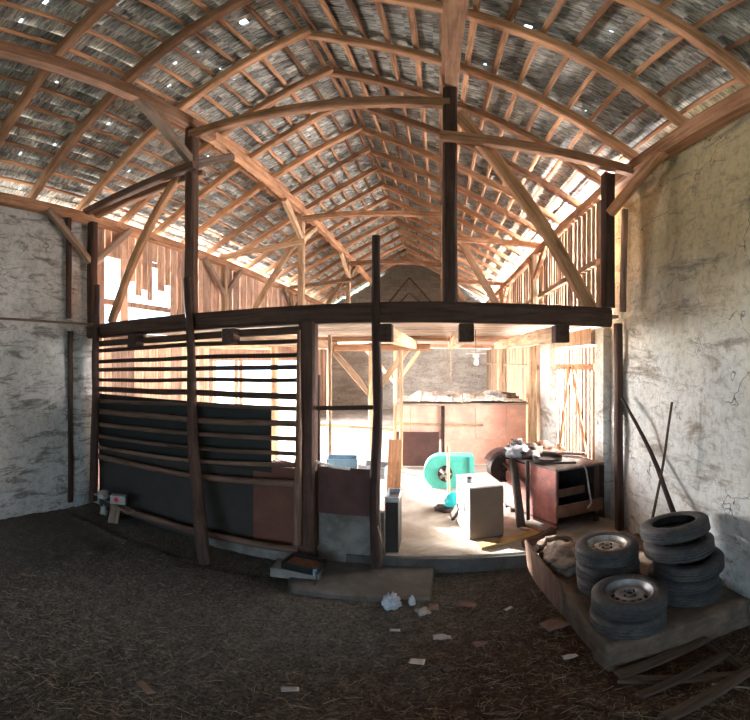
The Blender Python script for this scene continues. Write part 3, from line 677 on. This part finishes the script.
# scraps and planks around its feet
tag(timber('yellow_plank', (.42, 4.42, .17), (1.18, 4.72, .17), .16, .03, 'yellow'), 'yellowish plank lying on the concrete edge before the white cabinet', 'plank')
tag(timber('dark_beam', (.92, 4.32, .2), (1.33, 4.56, .24), .09, .09, 'dark'), 'short dark beam lying at the foot of the red machine', 'beam')
for i, (a, b, lb) in enumerate((((1.0, 4.9, .17), (1.3, 4.62, .17), 'thin lath lying under the red machine, nearest the door edge'), ((1.05, 5.05, .17), (1.22, 4.7, .19), 'pale lath lying beside the curved guard leg'))):
    tag(timber('lath', a, b, .05, .02, 'pale'), lb, 'lath')

# ---------------------------------------------------------------- cabinet
ca = math.radians(12)
e = empty('white_cabinet', (.345, 4.62, .155), 'low white cabinet with tan end panel standing in the doorway', 'cabinet', rz=ca); m = PW[e.name]
mb = MB(); mb.box((.0, .015, .03), (.42, .62, .68)); mb.build('body', 'white', e, m, bevel=.012)
mb = MB(); mb.box((.0, 0, .03), (.42, .014, .69)); mb.build('end_panel', 'brownface', e, m, bevel=.004)
mb = MB(); mb.box((-.004, .015, .681), (.424, .63, .705)); mb.build('worktop', 'white', e, m, bevel=.006)
mb = MB(); mb.box((-.018, .08, .12), (-.002, .45, .62)); dr = mb.build('door', 'white', e, m, bevel=.004)
mb = MB(); mb.box((-.035, .12, .35), (-.019, .14, .47)); mb.build('handle', 'iron', dr, m, bevel=.003)
mb = MB(); mb.box((.0, .02, 0), (.42, .61, .03)); mb.build('plinth', 'brownface', e, m)
e = empty('jar', m @ Vector((.06, .22, .706)), 'small glass jar with dark lid on the white cabinet', 'jar')
mb = MB(); mb.lathe([(.001, 0), (.03, 0), (.033, .01), (.033, .05), (.026, .06), (.001, .06)], 18); mb.build('glass_body', 'film', e, PW[e.name], smooth=True)
mb = MB(); mb.lathe([(.001, .06), (.028, .06), (.028, .075), (.001, .075)], 18); mb.build('lid', 'iron', e, PW[e.name])
# dark things left of the cabinet
tag(timber('iron_bracket', (.16, 5.3, .20), (.235, 5.05, .46), .05, .1, 'iron'), 'dark iron bracket leaning on the left side of the white cabinet', 'bracket')

# ---------------------------------------------------------------- teal machine, bag
tm = Matrix.Translation((-.0, 6.75, .0)) @ Matrix.Diagonal((.72, 1, .86, 1))
e = empty('fodder_cutter', (-.02, 6.75, .15), 'turquoise rounded farm machine housing with round fan opening', 'farm machine')
mb = MB(); P_ = []
for k in range(17):
    a = math.pi/2+math.pi*k/16; P_.append((.0+.38*math.cos(a), .52+.36*math.sin(a)))
P_ += [(.78, .20), (.78, .86)]
n_ = len(P_)
mb.add([(x, y_, z) for y_ in (0, .25) for x, z in P_], [tuple(range(n_)), tuple(range(n_, 2*n_))[::-1]]+[(i, (i+1) % n_, n_+(i+1) % n_, n_+i) for i in range(n_)])
mb.build('housing', 'teal', e, tm, bevel=.015)
mb = MB(); mb.lathe([(.001, 0), (.15, 0), (.17, .012), (.17, -.01)], 28); mb.build('fan_opening', 'iron', e, tm @ Matrix.Translation((.12, -.012, .5)) @ Matrix.Rotation(math.pi/2, 4, 'X'))
mb = MB()
for k in range(5):
    mb.box((.02, -.03, .0), (.15, .03, .008), M4=Matrix.Rotation(k*2*math.pi/5, 4, 'Z') @ Matrix.Rotation(.5, 4, 'X'))
mb.build('fan', 'steel', e, tm @ Matrix.Translation((.12, -.03, .5)) @ Matrix.Rotation(math.pi/2, 4, 'X'))
mb = MB(); mb.box((.68, -.03, .22), (.80, .0, .86)); mb.build('flange', 'teal', e, tm, bevel=.008)
for x, y_ in ((-.2, .04), (.65, .04), (-.2, .2), (.65, .2)):
    mb = MB(); mb.box((x, y_, .178), (x+.05, y_+.04, .28)); mb.build('leg', 'iron', e, tm)
tag(blob('plastic_bag', (.18, 5.75, .16), (.12, .12, .17), 'tealbag', .18, 2.6, sub=4), 'bright turquoise plastic bag behind the white cabinet', 'bag')
tag(blob('dark_cloth', (.12, 5.72, .15), (.2, .15, .05), 'iron', .3, 2.6), 'dark cloth lying under the turquoise plastic bag', 'cloth')
tag(pole('white_pole', [(.14, 6.35, .15), (.13, 6.4, 1.0)], (.022, .022), 'pale', wob=0), 'pale upright stake before the turquoise machine', 'stake')

# ---------------------------------------------------------------- red partition across the rear bay with a hay shelf
e = empty('board_partition', (.5, Y1+.1, .15), 'faded red board partition across the rear bay with top shelf', 'partition')
xs = [-.92, -.62, .03, .10, .75, 1.4, 1.82]
for i in range(len(xs)-1):
    if i == 2: continue
    mb = MB(); mb.box((xs[i]+.004, Y1+.12, .72), (xs[i+1]-.004, Y1+.15, 1.46)); mb.build('panel', 'redpaint', e, bevel=.004)
mb = MB(); mb.box((-.9, Y1+.02, .16), (-.02, Y1+.06, .9)); mb.build('door_leaf', 'maroon', e, bevel=.006)['label'] = 'dark maroon lower leaf'
mb = MB(); mb.box((.02, Y1+.13, .16), (1.82, Y1+.16, .72)); mb.build('lower_panel', 'redpaint', e)
timber('rail', (-.95, Y1+.09, 1.06), (.9, Y1+.09, 1.03), .04, .05, 'pale', e)
timber('post', (.06, Y1+.08, .15), (.06, Y1+.08, 1.5), .07, .07, 'dark', e)
timber('post', (-.93, Y1+.06, .15), (-.93, Y1+.06, 1.5), .07, .07, 'pale', e)
mb = MB(); mb.box((-.95, Y1+.0, 1.46), (1.85, Y1+1.6, 1.5)); mb.build('shelf', 'board_x', e)
# hay on the shelf
mb = MB()
def heap(x0, x1, y0, y1, z, h, nx_, ny_, fr=1.6):
    vs = []
    for j in range(ny_+1):
        for i in range(nx_+1):
            u, v = i/nx_, j/ny_; x, y_ = lerp(x0, x1, u), lerp(y0, y1, v); ed = min(1, 6*min(u, 1-u), 8*v+.3, 6*(1-v))
            vs.append((x, y_, z+max(0, ed*h*(.6+.6*noise.fractal(Vector((x*fr, y_*fr, z)), .8, 2, 5))+random.uniform(-.012, .012))))
    mb.add(vs, [(j*(nx_+1)+i, j*(nx_+1)+i+1, (j+1)*(nx_+1)+i+1, (j+1)*(nx_+1)+i) for j in range(ny_) for i in range(nx_)], .5)
heap(-.95, 1.85, Y1-.06, Y1+1.6, 1.502, .20, 70, 30)
tag(mb.build('hay', 'hay'), 'dusty pale hay spread over the shelf of the red partition', 'hay', kind='stuff')
for i, (x, y_, s, mt, nm, lb) in enumerate(((.1, Y1+.25, .1, 'iron', 'bottle_heap', 'dark crumpled lump on the hay shelf above the turquoise machine'), (.3, Y1+.4, .12, 'film', 'crumpled_sheet', 'pale crumpled foil on the hay shelf, centre'),
        (1.2, Y1+.2, .16, 'film', 'crumpled_sheet', 'pale crumpled foil on the hay shelf near the right posts'), (1.45, Y1+.3, .15, 'sack', 'rag', 'brown rag on the hay shelf near the right posts'))):
    tag(blob(nm if i else 'metal_scrap', (x, y_, 1.56), (s*1.4, s, s*.6), mt, .5, 3), lb, 'scrap' if i == 0 else ('rag' if 'rag' in nm else 'foil'))
# ---------------------------------------------------------------- stall interior seen over the maroon board
mb = MB(); heap(-4.3, -.85, 4.9, 7.6, .152, .5, 60, 50, 1.1)
tag(mb.build('hay', 'hay'), 'pale heap of hay and dust inside the stall behind the fence', 'hay', kind='stuff')
def crate(name, loc, s, mat, label, rz=0, cat='crate', wall=.012):
    m = Matrix.Translation(loc) @ Matrix.Rotation(rz, 4, 'Z'); a, b, c = s; mb = MB()
    mb.box((-a/2, -b/2, 0), (a/2, b/2, wall)); mb.box((-a/2, -b/2, 0), (a/2, -b/2+wall, c)); mb.box((-a/2, b/2-wall, 0), (a/2, b/2, c))
    mb.box((-a/2, -b/2, 0), (-a/2+wall, b/2, c)); mb.box((a/2-wall, -b/2, 0), (a/2, b/2, c)); mb.box((-a/2-.01, -b/2-.01, c-.02), (a/2+.01, -b/2, c)); mb.box((-a/2-.01, b/2, c-.02), (a/2+.01, b/2+.01, c))
    return tag(mb.build(name, mat, mw=m, bevel=.003), label, cat)
crate('plastic_crate', (-1.62, 6.5, .52), (.5, .35, .22), 'blue', 'dusty blue crate on the hay in the stall, seen over the maroon board', .2)
crate('plastic_crate', (-1.05, 6.4, .48), (.45, .35, .2), 'film', 'pale grey crate in the stall beside the dusty blue crate', -.2)
tag(blob('paper_bundle', (-1.95, 6.2, .45), (.2, .16, .16), 'paper', .5, 2.5), 'crumpled white paper bundle just over the maroon board', 'paper')
tag(blob('maroon_cloth', (-2.6, 6.1, .42), (.4, .15, .18), 'maroon', .4, 2.5), 'maroon cloth in the gap of the fence left of the door post', 'cloth')
tag(timber('rail_pole', (-3.3, 7.6, 1.12), (-.9, 7.7, 1.05), .06, .06, 'pale'), 'pale rail across the far side of the stall', 'rail')
tag(timber('thin_post', (-2.0, 7.1, .3), (-2.0, 7.1, 2.86), .06, .06, 'pale'), 'thin pale upright in the stall left of the braced post', 'post')
tag(timber('thin_post', (-.78, 8.0, .15), (-.78, 8.0, 2.6), .07, .07, 'pale'), 'thin pale upright between doorway pole and red partition', 'post')
tag(timber('red_plank', (-.73, 6.2, .15), (-.70, 6.3, 1.12), .22, .03, 'timber', up=(0, 1, 0)), 'orange plank standing upright just inside the doorway', 'plank')
# grey box in the doorway with a tray on it
mb = MB(); mb.box((X(383), Y0+.14, .15), (X(397), Y0+.5, .78)); tag(mb.build('metal_locker', 'sheet', bevel=.008), 'narrow dark grey box standing by the thin doorway pole', 'box')
crate('paint_tray', ((X(383)+X(397))/2, Y0+.32, .785), (.15, .33, .07), 'film', 'pale tray lying on the narrow grey box', 0, 'tray')
tag(timber('pale_stick', aty(378, 526, Y0-.24), aty(384, 547, Y0-.2), .015, .012, 'pale'), 'short pale stick leaning on the thin doorway pole', 'stick')

# ---------------------------------------------------------------- hanging lamp
e = empty('ceiling_light', (.55, 6.2, 2.36), 'small white lamp on a wire under the loft', 'lamp')
mb = MB(); mb.tube([(.55, 6.2, 2.88), (.56, 6.2, 2.5)], .005); mb.build('cable', 'iron', e)
mb = MB(); mb.box((.51, 6.18, 2.44), (.61, 6.22, 2.5)); mb.box((.40, 6.19, 2.49), (.72, 6.21, 2.505)); mb.build('bracket', 'white', e)
mb = MB(); mb.lathe([(.001, -.13), (.03, -.12), (.04, -.09), (.03, -.05), (.02, 0), (.001, 0)], 16, c=(.56, 6.2, 2.44)); mb.build('bulb', 'white', e, smooth=True)
for x, lb in ((.0, 'left'), (.06, 'right')):
    mb = MB(); mb.tube([(.12+x, 6.9, 2.88), (.13+x, 6.9, 2.0)], .004); tag(mb.build('hanging_string', 'pale'), '%s one of two strings hanging under the loft over the partition' % lb, 'string')

# ---------------------------------------------------------------- front floor things
mb = MB(); mb.add([(-1.35, 3.4, -.03), (-.08, 3.45, -.03), (-.06, 4.15, -.03), (-1.7, 4.15, -.03), (-1.33, 3.42, .035), (-.09, 3.46, .035), (-.07, 4.15, .035), (-1.68, 4.15, .035)],
    [(0,3,2,1),(4,5,6,7),(0,1,5,4),(1,2,6,5),(2,3,7,6),(3,0,4,7)]); tag(mb.build('stone_slab', 'slab', bevel=.012), 'flat grey threshold slab before the fence and doorway', 'slab')
p = Vector((-1.42, 3.78, 0))
mb = MB(); mb.box((-.30, -.12, 0), (.2, .14, .12)); tag(mb.build('concrete_block', 'block', mw=Matrix.Translation((-1.36, 3.78, .0)) @ Matrix.Rotation(.1, 4, 'Z'), bevel=.015), 'grey block on the floor under the black tray', 'block')
e = empty('black_tray', (-1.33, 3.76, .125), 'black tray with blue corner resting on a grey block', 'tray', rz=-.12); m = PW[e.name]
mb = MB(); a, b, c, t_ = .38, .26, .09, .012
for lo, hi in (((-a/2, -b/2, 0), (a/2, b/2, t_)), ((-a/2, -b/2, 0), (a/2, -b/2+t_, c)), ((-a/2, b/2-t_, 0), (a/2, b/2, c)), ((-a/2, -b/2, 0), (-a/2+t_, b/2, c)), ((a/2-t_, -b/2, 0), (a/2, b/2, c))): mb.box(lo, hi)
mb.build('tray_body', 'black', e, m, bevel=.004)
mb = MB(); mb.box((a/2-.03, -b/2-.004, .0), (a/2+.004, -b/2+.02, .085)); mb.build('corner', 'blue', e, m)
mb = MB(); mb.box((-a/2+.02, -b/2+.02, .015), (a/2-.02, b/2-.02, .055)); mb.build('filling', 'rust', e, m, bevel=.006)
mb = MB(); mb.tube([(a/2, -b/2, .06), (a/2+.02, -b/2-.03, -.02), (a/2, -b/2-.04, -.1)], .008); mb.build('strap', 'black', e, m)
# rubbish in the left corner
tag(timber('short_plank', (-4.55, 3.95, .32), (-3.75, 3.85, .25), .14, .03, 'timber_grey'), 'short plank in the left corner under the carton', 'plank')
tag(timber('leaning_board', (-4.05, 3.8, .0), (-4.12, 3.95, .38), .16, .03, 'timber_grey'), 'short board leaning in the left corner below the carton', 'board')
e = empty('carton', (-3.98, 3.84, .37), 'small white and red printed carton in the left corner', 'carton', rz=.5); m = PW[e.name]
mb = MB(); mb.box((-.11, -.05, -.04), (.11, .05, .09)); mb.build('box', 'paper', e, m, bevel=.004)
mb = MB(); mb.lathe([(.001, 0), (.035, 0), (.035, .002), (.001, .002)], 20); mb.build('red_print', 'red', e, m @ Matrix.Translation((-.02, -.051, .03)) @ Matrix.Rotation(math.pi/2, 4, 'X'))
tag(blob('plastic_film', (-4.25, 3.8, .35), (.08, .07, .08), 'paper', .7, 4), 'crumpled clear film beside the red and white carton', 'plastic film')
tag(blob('plastic_film', (-4.15, 3.72, .14), (.05, .04, .08), 'paper', .8, 4), 'crumpled clear film hanging below the red and white carton', 'plastic film')
# litter on the floor
def paper(name, px, py, s, mat, label, cat, rz=0, fl=.4, h=.012):
    q = atz(px, py, 0); mb = MB(); vs = []; n_ = 5
    for j in range(n_+1):
        for i in range(n_+1):
            x, y_ = (i/n_-.5)*s[0], (j/n_-.5)*s[1]; vs.append((x, y_, h+noise.noise((x*20+px, y_*20, 0))*fl*min(s)))
    f0 = [(j*(n_+1)+i, j*(n_+1)+i+1, (j+1)*(n_+1)+i+1, (j+1)*(n_+1)+i) for j in range(n_) for i in range(n_)]
    mb.add(vs, f0); o = mb.build(name, mat, mw=Matrix.Translation((q.x, q.y, gz(q.x, q.y)+.01)) @ Matrix.Rotation(rz, 4, 'Z'), smooth='all')
    sm = o.modifiers.new('thick', 'SOLIDIFY'); sm.thickness = .003; tag(o, label, cat, 'litter on the dirt floor'); return o
q = atz(391, 607, 0)
tag(blob('plastic_wrap', (q.x, q.y, .0), (.075, .07, .10), 'film', .45, 3.4, sub=4), 'crumpled shiny clear plastic wrap standing on the floor slab edge', 'plastic film', 'litter on the dirt floor')
q = atz(412, 605, 0); tag(blob('plastic_cup', (q.x, q.y, .0), (.03, .03, .07), 'film', .3, 3), 'small dull plastic cup beside the shiny plastic wrap', 'cup', 'litter on the dirt floor')
paper('paper_scrap', 423, 613, (.11, .12), 'paper', 'folded pale paper right of the shiny plastic wrap', 'paper', .4)
paper('paper_scrap', 433, 609, (.10, .10), 'card', 'brownish paper touching the folded pale paper', 'paper', .1)
paper('paper_scrap', 442, 637, (.13, .06), 'paper', 'white paper scrap in the middle of the brown floor', 'paper', .1)
paper('matchbox', 417, 663, (.10, .065), 'paper', 'small printed card nearest the viewer on the floor', 'card', -.1, .1)
paper('paper_scrap', 467, 607, (.16, .08), 'card', 'tan cardboard scrap on the reddish floor', 'cardboard', -.3)
paper('paper_scrap', 480, 644, (.10, .06), 'card', 'tan scrap right of the white paper scrap', 'cardboard', .5)
paper('paper_scrap', 555, 626, (.20, .15), 'card', 'flattened dirty carton near the platform side', 'cardboard', .3, .15)
paper('paper_scrap', 570, 659, (.10, .05), 'paper', 'small pale scrap near the platform corner', 'paper', 0)
paper('paper_scrap', 395, 631, (.08, .03), 'paper', 'thin white strip below the shiny plastic wrap', 'paper', .2)
paper('paper_scrap', 508, 611, (.08, .04), 'paper', 'tiny pale scrap on the reddish floor toward the doorway', 'paper', .6)
paper('paper_scrap', 446, 671, (.08, .07), 'black', 'small black scrap right of the printed card', 'rubber scrap', .6)
paper('plastic_sheet', 145, 688, (.17, .05), 'card', 'narrow dull plastic strip on the floor at the left', 'plastic sheet', -.4, .1)
paper('plastic_sheet', 290, 690, (.10, .05), 'paper', 'small pale plastic scrap on the straw at the near left', 'plastic sheet', .4, .2)
# loose straw over the near floor
mb = MB()
for i in range(9000):
    x = random.uniform(-3.6, 2.1); y_ = random.uniform(.9, 3.9)
    if random.random() > max(.12, min(1, max(x*.75-y_*.8+2.6, 2.6-y_))): continue
    if x > .95 and y_ > 2.1: continue
    L = random.choice((.02, .03, .04, .06, .10))*random.uniform(.7, 1.3); a = random.uniform(0, 2*math.pi); z = gz(x, y_)+random.uniform(.003, .018); w_ = random.uniform(.0008, .0022)
    d = Vector((math.cos(a), math.sin(a), random.uniform(-.12, .12)))*L; s_ = Vector((-math.sin(a), math.cos(a), 0))*w_; p = Vector((x, y_, z)); mdl = p+d*.5+Vector((0, 0, random.uniform(0, .006)))+s_*random.uniform(-4, 4)
    for (q0, q1) in ((p, mdl), (mdl, p+d)):
        mb.add([q0-s_, q0+s_, q0+Vector((0, 0, w_*1.6)), q1-s_, q1+s_, q1+Vector((0, 0, w_*1.6))], [(0, 1, 4, 3), (1, 2, 5, 4), (2, 0, 3, 5)])
tag(mb.build('straw', 'straw'), 'loose straw and chaff strewn over the near dirt floor', 'straw', kind='stuff')
